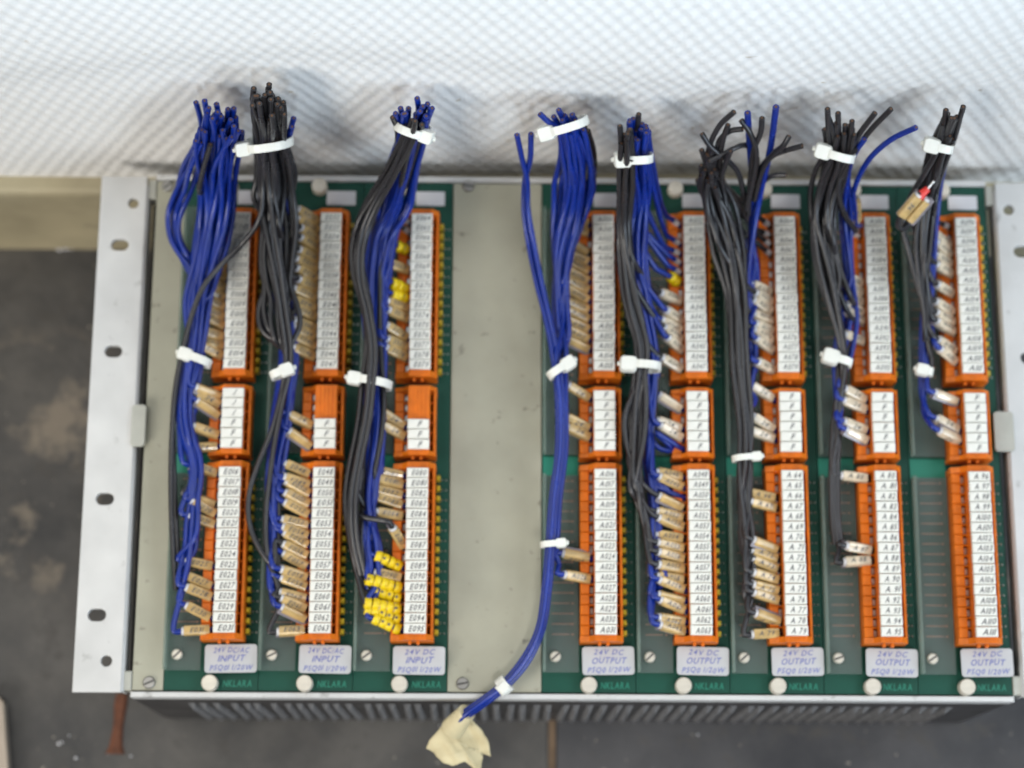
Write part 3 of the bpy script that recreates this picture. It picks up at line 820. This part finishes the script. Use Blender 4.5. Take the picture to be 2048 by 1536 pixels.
# ---- bundle 3
def bundle_3():
    B = bundle_thing(745, 800, 4, 'leaning blue and black wire bundle with yellow rings, left of the blank panel')
    run_group(B, 2, [(838,215,104,27),(830,262,88,27),(806,330,60,36),(786,400,38,40),(766,460,28,30),(754,540,24,24),(752,620,20,24),(754,700,18,22),(754,770,18,24),(754,840,18,24),(747,920,17,24),(737,1000,16,22),(740,1080,14,18),(747,1150,13,13),(752,1240,12,9)],
        T('U', (0,), 'n', 'blue') + T('U', (3,), 'y2', 'blue') + T('U', (5,), 't', 'blue') + T('U', (7,), 'y3', 'blue') + T('U', (8,), 'y3', 'blue') + T('U', (9,10,12,13,14), 't', 'blue') + T('S', (3,4), 't', 'blue')
        + T('L', (0,1,2,3), 't', 'blue') + T('L', (9,), 'y4', 'blue') + T('L', (11,), 'y5', 'blue') + T('L', (12,), 'y4', 'blue') + T('L', (14,), 'y5', 'blue') + T('L', (15,), 'y4', 'blue') + T('L', (13,), 'y5', 'blue'), topjit=.012, fill=9, fcol='blue')
    run_group(B, 2, [(826,230,112,8),(824,262,100,10),(788,330,78,14),(744,400,56,16),(718,460,42,16),(712,540,36,18),(728,620,32,18),(740,700,30,18),(735,765,28,18),(726,840,26,18),(710,930,24,15),(700,1000,22,13),(702,1080,18,10),(716,1150,14,8),(730,1210,12,6)],
        T('U', (1,), 'n', 'black') + T('L', (4,), 't', 'black') + T('L', (7,), 'up', 'black') + T('L', (10,13), 't', 'black') + T('L', (12,), 'y3', 'black'), fray=(0, .002), topjit=.02)
    for du in (0, 9): loose(B, 'black', (824+du*.3,240,106), (790+du,330,80), (748+du,405,58), (722+du,470,46), (716+du,545,40), (732+du,625,37), (742+du,700,34), (738+du,765,33), (730+du,840,30), (712+du,930,28), (702+du,1000,26), (706+du,1080,20), (722+du,1150,14))
    tie(B, (856,268), (796,245), 92, 1.15)
    tie(B, (712,760), (780,772), 26, .75)
bundle_3()
# ---- bundle 4
def bundle_4():
    B = bundle_thing(1120, 800, 4, 'blue wire bundle right of the blank panel, tail running down to crumpled tape')
    run_group(B, 3, [(1124,230,100,20),(1136,255,92,24),(1148,310,72,33),(1150,370,48,40),(1142,430,34,34),(1126,500,25,24),(1120,580,20,20),(1122,660,18,18),(1128,735,18,14),(1124,790,16,10),(1122,850,14,8)],
        T('U', (0,1), 't', 'blue') + T('U', (3,), 'g', 'black') + T('U', (4,5,6,7,8,9,10,11,12), 't', 'blue') + T('U', (13,), 'g', 'blue') + T('S', (0,), 't', 'blue') + T('S', (3,4), 't', 'blue'), fray=(0, .004), topjit=.01, fill=11, fcol='blue', fend=(.5,.95))
    for q in ((1168,250,88,26,-5),(1176,262,86,28,-6)): loose(B, 'black', (q[0],q[1],q[2]), (q[0]+12,310,62), (q[0]+8,370,42), (q[0]-20,430,30), (q[0]-45,480,24))
    loose(B, 'blue', (1080,228,106), (1100,246,100), (1130,262,92), (1140,320,70), (1136,400,42), (1120,470,28))
    down = [(1112,720,24),(1120,800,22),(1120,900,20),(1108,1000,18),(1101,1088,17),(1093,1180,15),(1080,1260,13),(1050,1322,10),(1006,1373,7.5),(966,1404,5.5),(928,1432,1),(908,1456,-6)]
    def dn(dx, dz): return [(u+dx*(1 if i < 8 else .8), v+(dx*.0 if i < 7 else dx*.7), z+dz) for i, (u, v, z) in enumerate(down)]
    loose(B, 'blue', (1062,268,92), (1060,320,70), (1050,360,52), (1048,420,40), (1056,480,32), (1072,560,27), (1092,640,25), *dn(-5, 0))
    loose(B, 'blue', (1034,270,92), (1044,318,72), (1054,362,55), (1056,420,42), (1066,480,34), (1082,560,29), (1100,640,26), *dn(5, 0))
    loose(B, 'blue', (1125,560,20), (1126,640,20), *dn(0, 3))
    loose(B, 'blue', (1130,600,18), (1134,660,18), *dn(0, -2.5))
    loose(B, 'blue', (1132,660,18), (1130,720,20), *[(u+11, v, z-1) for u, v, z in down[1:5]], (1090,1160,12))
    attach(B, 3, 'L', 8, 'G', 'blue', path((1112,1098,15),(1106,1050,16),(1112,1000,17)))
    attach(B, 3, 'L', 10, 't', 'blue', path((1118,1130,13),(1106,1095,14),(1106,1040,15)))
    tie(B, (1098,262), (1172,240), 92, .7, 1.1)
    tie(B, (1134,730), (1100,752), 28, .8)
    tie(B, (1120,1087), (1085,1090), 19, .6, .7, .003)
    a, b = at(1016, 1364, 8.0), at(1001, 1377, 7.0)
    o = MB().tube([a, a.lerp(b, .5), b], .0046, 16).build('cable_tie', ['nylon'], B, origin=B.location)
    c = at(1006, 1376, 10.5); d_ = (b - a).normalized(); MB().box(c - Vector((.0028, .0028, .002)), c + Vector((.0028, .0028, .002)), 0, .0009, rot=Matrix.Rotation(.75, 3, 'Z')).build('tie_head', ['nylon'], o, origin=B.location)
    # crumpled masking tape round the wire ends
    outl = [(912,1428),(884,1452),(858,1482),(853,1496),(868,1506),(884,1524),(905,1531),(930,1524),(945,1534),(953,1548),(962,1536),(968,1506),(981,1512),(978,1484),(966,1462),(944,1440),(930,1430)]
    rnd = random.Random(5); ctr = at(918, 1486, -14); rings_ = 14
    O = B.location; v = []
    def tri(t): return abs((t % 2) - 1)
    def hgt(p, f):
        x, y = p.x*1000, p.y*1000
        return 4.2*tri(x*.085 + y*.060 + .3) + 2.4*tri(y*.16 - x*.05 + .4)*f + 1.0*tri(x*.31 + y*.22) - 3.2
    outw = []
    for i_, (u, vv) in enumerate(outl):
        u2, v2 = outl[(i_+1) % len(outl)]
        for t_ in (0, .34, .67): outw.append(at(u + (u2-u)*t_ + rnd.uniform(-1,1), vv + (v2-vv)*t_ + rnd.uniform(-1,1), -14))
    n = len(outw)
    for lay, dz in ((0, .0), (1, -.5)):
        v.append(ctr + Vector((0, 0, (hgt(ctr, .3)+2+dz)*MM)))
        for rr in range(1, rings_+1):
            f = rr/rings_
            for p in outw:
                q = ctr.lerp(p, f); v.append(q + Vector((0, 0, (hgt(q, f) + 2*(1-f) + dz*(1 - .4*f))*MM)))
    fs = []; S = 1 + rings_*n
    for lay in (0, 1):
        b = lay*S
        t_ = [(b, b+1+i, b+1+(i+1) % n) for i in range(n)] + [(b+1+(r-1)*n+i, b+1+r*n+i, b+1+r*n+(i+1) % n, b+1+(r-1)*n+(i+1) % n) for r in range(1, rings_) for i in range(n)]
        fs += t_ if lay == 0 else [x[::-1] for x in t_]
    e = 1 + (rings_-1)*n
    fs += [(e+i, S+e+i, S+e+(i+1) % n, e+(i+1) % n) for i in range(n)]
    o = MB().add(v, fs, 0, True).build('tape_flag', ['tape'], B, origin=O); o['label'] = 'crumpled beige masking tape on the wire ends'
    # tape wound round the wires where they enter it
    a, b = at(934, 1424, 2), at(905, 1458, -8)
    MB().tube([a.lerp(b, t) for t in (0, .25, .5, .75, 1)], lambda t: .0044 + .0016*t, 12).build('tape_wrap', ['tape'], B, origin=O)
bundle_4()
# ---- bundle 5
def bundle_5():
    B = bundle_thing(1280, 800, 4, 'blue and grey wire bundle fanning into short curved blue leads, fifth from left')
    run_group(B, 4, [(1276,240,102,24),(1274,315,78,24),(1278,380,54,28),(1272,450,40,28),(1270,530,33,26),(1282,620,25,24),(1298,700,20,20),(1306,740,18,17),(1302,800,16,15),(1299,870,14,13),(1299,930,13,13),(1308,1000,12,10),(1310,1100,11,10),(1310,1250,10,8)],
        T('U', (0,2,3,4,5), 'n', 'blue') + T('U', (6,), 'y2', 'blue') + T('U', (10,11,13), 't', 'blue') + T('S', (1,), 'g', 'blue') + T('S', (3,4), 't', 'blue')
        + T('L', (0,1,11,13,14,15), 't', 'blue') + T('L', (12,), 'g', 'blue'), fray=(0, .003), gap=(17, 30), topjit=.012, fill=6, fcol='blue')
    run_group(B, 4, [(1250,242,108,15),(1253,315,88,17),(1250,380,68,17),(1244,450,52,15),(1252,530,42,17),(1270,620,36,17),(1286,690,32,15),(1284,735,30,15),(1276,790,26,13),(1272,850,23,13),(1270,920,21,13),(1272,980,19,12),(1288,1040,16,11),(1300,1090,14,9),(1302,1180,12,7)],
        T('U', (8,12,15), 't', 'black') + T('L', (3,), 'g', 'black') + T('L', (4,5,6,7,8,9,10), 't', 'black'), fray=(0, .003), topjit=.015)
    attach(B, 4, 'S', 5, 'none', 'blue', path((1345,900,10),(1322,898,11),(1304,878,13),(1298,840,15),(1300,790,17)))
    attach(B, 4, 'L', 2, 'none', 'blue', path((1340,982,12),(1315,965,13),(1298,935,14),(1296,890,15),(1298,830,16)))
    loose(B, 'black', (1290,735,28), (1268,785,26), (1250,835,24), (1253,885,22), (1270,940,21), (1282,985,19))
    loose(B, 'black', (1290,742,30), (1292,800,28), (1290,860,27), (1280,920,25), (1268,975,21))
    tie(B, (1246,316), (1302,314), 82, .8, 1.15)
    tie(B, (1258,731), (1318,735), 30, .75, 1.15)
bundle_5()
# ---- bundle 6
def bundle_6():
    B = bundle_thing(1490, 800, 4, 'black wire bundle with splayed untied ends and two upright blue wires')
    run_group(B, 5, [(1424,300,84,22),(1424,360,62,26),(1440,420,48,34),(1458,500,38,34),(1470,580,30,24),(1478,680,24,18),(1484,780,20,16),(1490,860,18,16),(1490,915,17,15),(1490,990,15,13),(1496,1080,13,11),(1500,1160,12,9),(1500,1250,11,7)],
        T('U', (0,1,2,3), 'n', 'black') + T('U', (7,8,9,10,12), 't', 'black') + T('L', (2,3), 't', 'black') + T('L', (7,), 'g', 'black') + T('L', (8,9,10,11,12), 't', 'black') + T('L', (14,), 'G', 'black') + T('L', (15,), 'down', 'black'), fray=(.004, .016), gap=(16, 30), topjit=.02, fill=4)
    run_group(B, 5, [(1480,470,24,12),(1496,520,19,18),(1500,620,17,18),(1502,700,16,16),(1496,770,15,14),(1494,860,14,10)],
        T('U', (11,13,15), 't', 'blue') + T('S', (4,), 't', 'blue'), topjit=.001)
    attach(B, 5, 'S', 0, 't', 'blue', path((1510,740,14),(1500,690,16),(1498,600,20),(1502,480,30),(1506,390,46),(1500,300,76),(1495,226,102)), .0016)
    attach(B, 5, 'S', 3, 't', 'blue', path((1510,800,14),(1492,770,15),(1490,690,17),(1492,600,22),(1504,480,32),(1520,390,48),(1540,300,78),(1552,214,108)), .0016)
    for pts in (((1404,268,92),(1420,292,86),(1452,318,78),(1478,350,62),(1492,420,42)), ((1468,224,108),(1440,250,98),(1420,290,84),(1412,350,62),(1432,430,46),(1450,520,38)),
                ((1604,292,92),(1575,300,86),(1545,312,78),(1520,340,64),(1505,400,46)), ((1578,272,96),(1568,290,92),(1548,306,82),(1525,340,66),(1508,400,48)),
                ((1572,350,62),(1552,350,60),(1530,360,54),(1508,400,42)), ((1420,322,80),(1450,306,82),(1490,290,80),(1512,310,72),(1505,380,50)),
                ((1485,258,98),(1460,262,94),(1440,280,88),(1432,330,70),(1442,400,52)), ((1524,236,106),(1522,262,98),(1508,300,82),(1500,360,60),(1496,430,42)),
                ((1482,240,100),(1498,262,96),(1512,300,84),(1506,360,62),(1492,420,46)), ((1456,250,100),(1446,280,90),(1440,330,72),(1450,400,54),(1462,470,42))):
        loose(B, 'black', *pts)
    tie(B, (1510,914), (1468,918), 19, .6, .7, .003)
bundle_6()
# ---- bundle 7
def bundle_7():
    B = bundle_thing(1690, 800, 4, 'black and blue wire bundle second from the right, single blue wire bent away')
    run_group(B, 6, [(1676,226,106,25),(1676,305,82,26),(1656,370,60,33),(1646,440,46,32),(1656,520,38,28),(1672,600,32,22),(1686,680,26,14),(1690,720,22,10),(1682,790,18,7),(1676,860,15,6),(1682,935,13,5)],
        T('U', (1,), 'n', 'black') + T('U', (6,7,8,9,12), 't', 'black') + T('L', (0,), 't', 'black'), fray=(0, .006), topjit=.02, fill=9, fend=(.5, .9))
    run_group(B, 6, [(1692,242,100,9),(1690,305,78,11),(1690,380,48,15),(1688,460,30,18),(1692,560,22,18),(1692,640,19,20),(1682,710,17,18),(1680,770,16,15),(1688,850,14,9)],
        T('U', (10,), 't', 'blue') + T('S', (0,1), 't', 'blue') + T('S', (3,), 't', 'blue') + T('S', (4,), 'g', 'blue'), topjit=.03)
    loose(B, 'black', (1750,226,106), (1716,272,94), (1692,318,80), (1664,380,58), (1650,450,44), (1662,540,36), (1690,612,28), (1706,640,18))
    loose(B, 'black', (1782,218,108), (1738,264,95), (1700,318,80), (1676,380,60), (1668,450,44), (1678,530,36), (1700,590,28), (1710,612,18))
    loose(B, 'black', (1655,218,108), (1658,270,94), (1666,320,78), (1646,380,60), (1630,440,48), (1636,520,40), (1656,600,34), (1676,660,28))
    loose(B, 'black', (1690,250,100), (1690,310,78), (1676,380,62), (1690,430,46), (1712,462,30))
    for dx in (0, 7, -6): loose(B, 'black', (1684+dx,700,18), (1680+dx,790,15), (1672+dx,860,13), (1668+dx,950,12), (1670+dx,1040,10), (1676+dx,1090,9))
    w = loose(B, 'blue', (1832,255,116), (1784,278,102), (1742,314,82), (1716,358,60), (1706,392,46), (1710,416,38), (1712,448,28), (1722,452,16))
    a = at(1711, 402, 40); b = at(1713, 446, 28); sleeve('marker_sleeve', a, b - a, w, '80')
    attach(B, 6, 'L', 7, 't', 'black', path((1680,1085,10),(1672,1040,10),(1670,980,11)))
    attach(B, 6, 'L', 8, 'down', 'black', path((1678,1100,10),(1672,1060,10),(1668,1000,11)))
    tie(B, (1648,300), (1706,316), 84, .75, 1.1)
    tie(B, (1662,716), (1700,728), 22, .8, 1.15)
bundle_7()
# ---- bundle 8
def bundle_8():
    B = bundle_thing(1850, 800, 4, 'rightmost black wire bundle leaning right, with a loose red tipped lead')
    run_group(B, 7, [(1908,212,112,23),(1886,288,86,22),(1868,340,68,23),(1852,400,52,25),(1844,470,42,25),(1844,560,32,22),(1850,640,24,16),(1852,700,19,12),(1850,742,16,10),(1850,800,14,10),(1855,870,12,8)],
        T('U', (0,), 'n', 'black') + T('U', (2,3,4,5,7,9,10,11,13), 't', 'black'), fray=(0, .003), topjit=.025, fill=4, fend=(.5, .9))
    run_group(B, 7, [(1892,300,72,6),(1876,390,36,8),(1864,480,24,9),(1856,600,18,11),(1853,700,15,11),(1850,742,14,9),(1848,800,12,9),(1850,880,11,8)],
        T('U', (14,), 't', 'blue') + T('S', (0,), 'g', 'blue') + T('S', (3,), 't', 'blue') + T('S', (4,), 'G', 'blue'), topjit=.001)
    loose(B, 'black', (1892,220,112), (1880,290,90), (1850,345,72), (1818,400,56), (1806,450,46), (1822,520,38), (1840,590,30))
    # loose lead with two sleeves and a red ferrule
    a = at(1802, 432, 60); b = at(1836, 392, 68); d = b - a
    w = loose(B, 'black', (1868,345,64), (1838,400,52), (1812,455,48), (1796,452,54), (1802,432,60), (1836,392,68), (1842,386,69))
    sleeve('marker_sleeve', a, d, w, '96', .5, 'tan', d.length)
    a2 = at(1818, 440, 57); sleeve('marker_sleeve', a2, d, w, '97', -.9, 'tan', d.length)
    c = at(1837, 394, 67); e = at(1856, 377, 70); f = at(1868, 362, 72)
    MB().tube([c, c.lerp(e, .3), c.lerp(e, .6), e], lambda t: .0026 - .001*t, 12).build('ferrule', ['red'], w, origin=B.location)
    MB().tube([e, f], .0006, 8).build('ferrule_pin', ['metal'], w, origin=B.location)
    tie(B, (1864,289), (1902,298), 90, .8, 1.1)
    tie(B, (1846,741), (1862,745), 19, .8, .9)
bundle_8()

for o in bpy.data.objects:
    if '_o' in o: del o['_o']
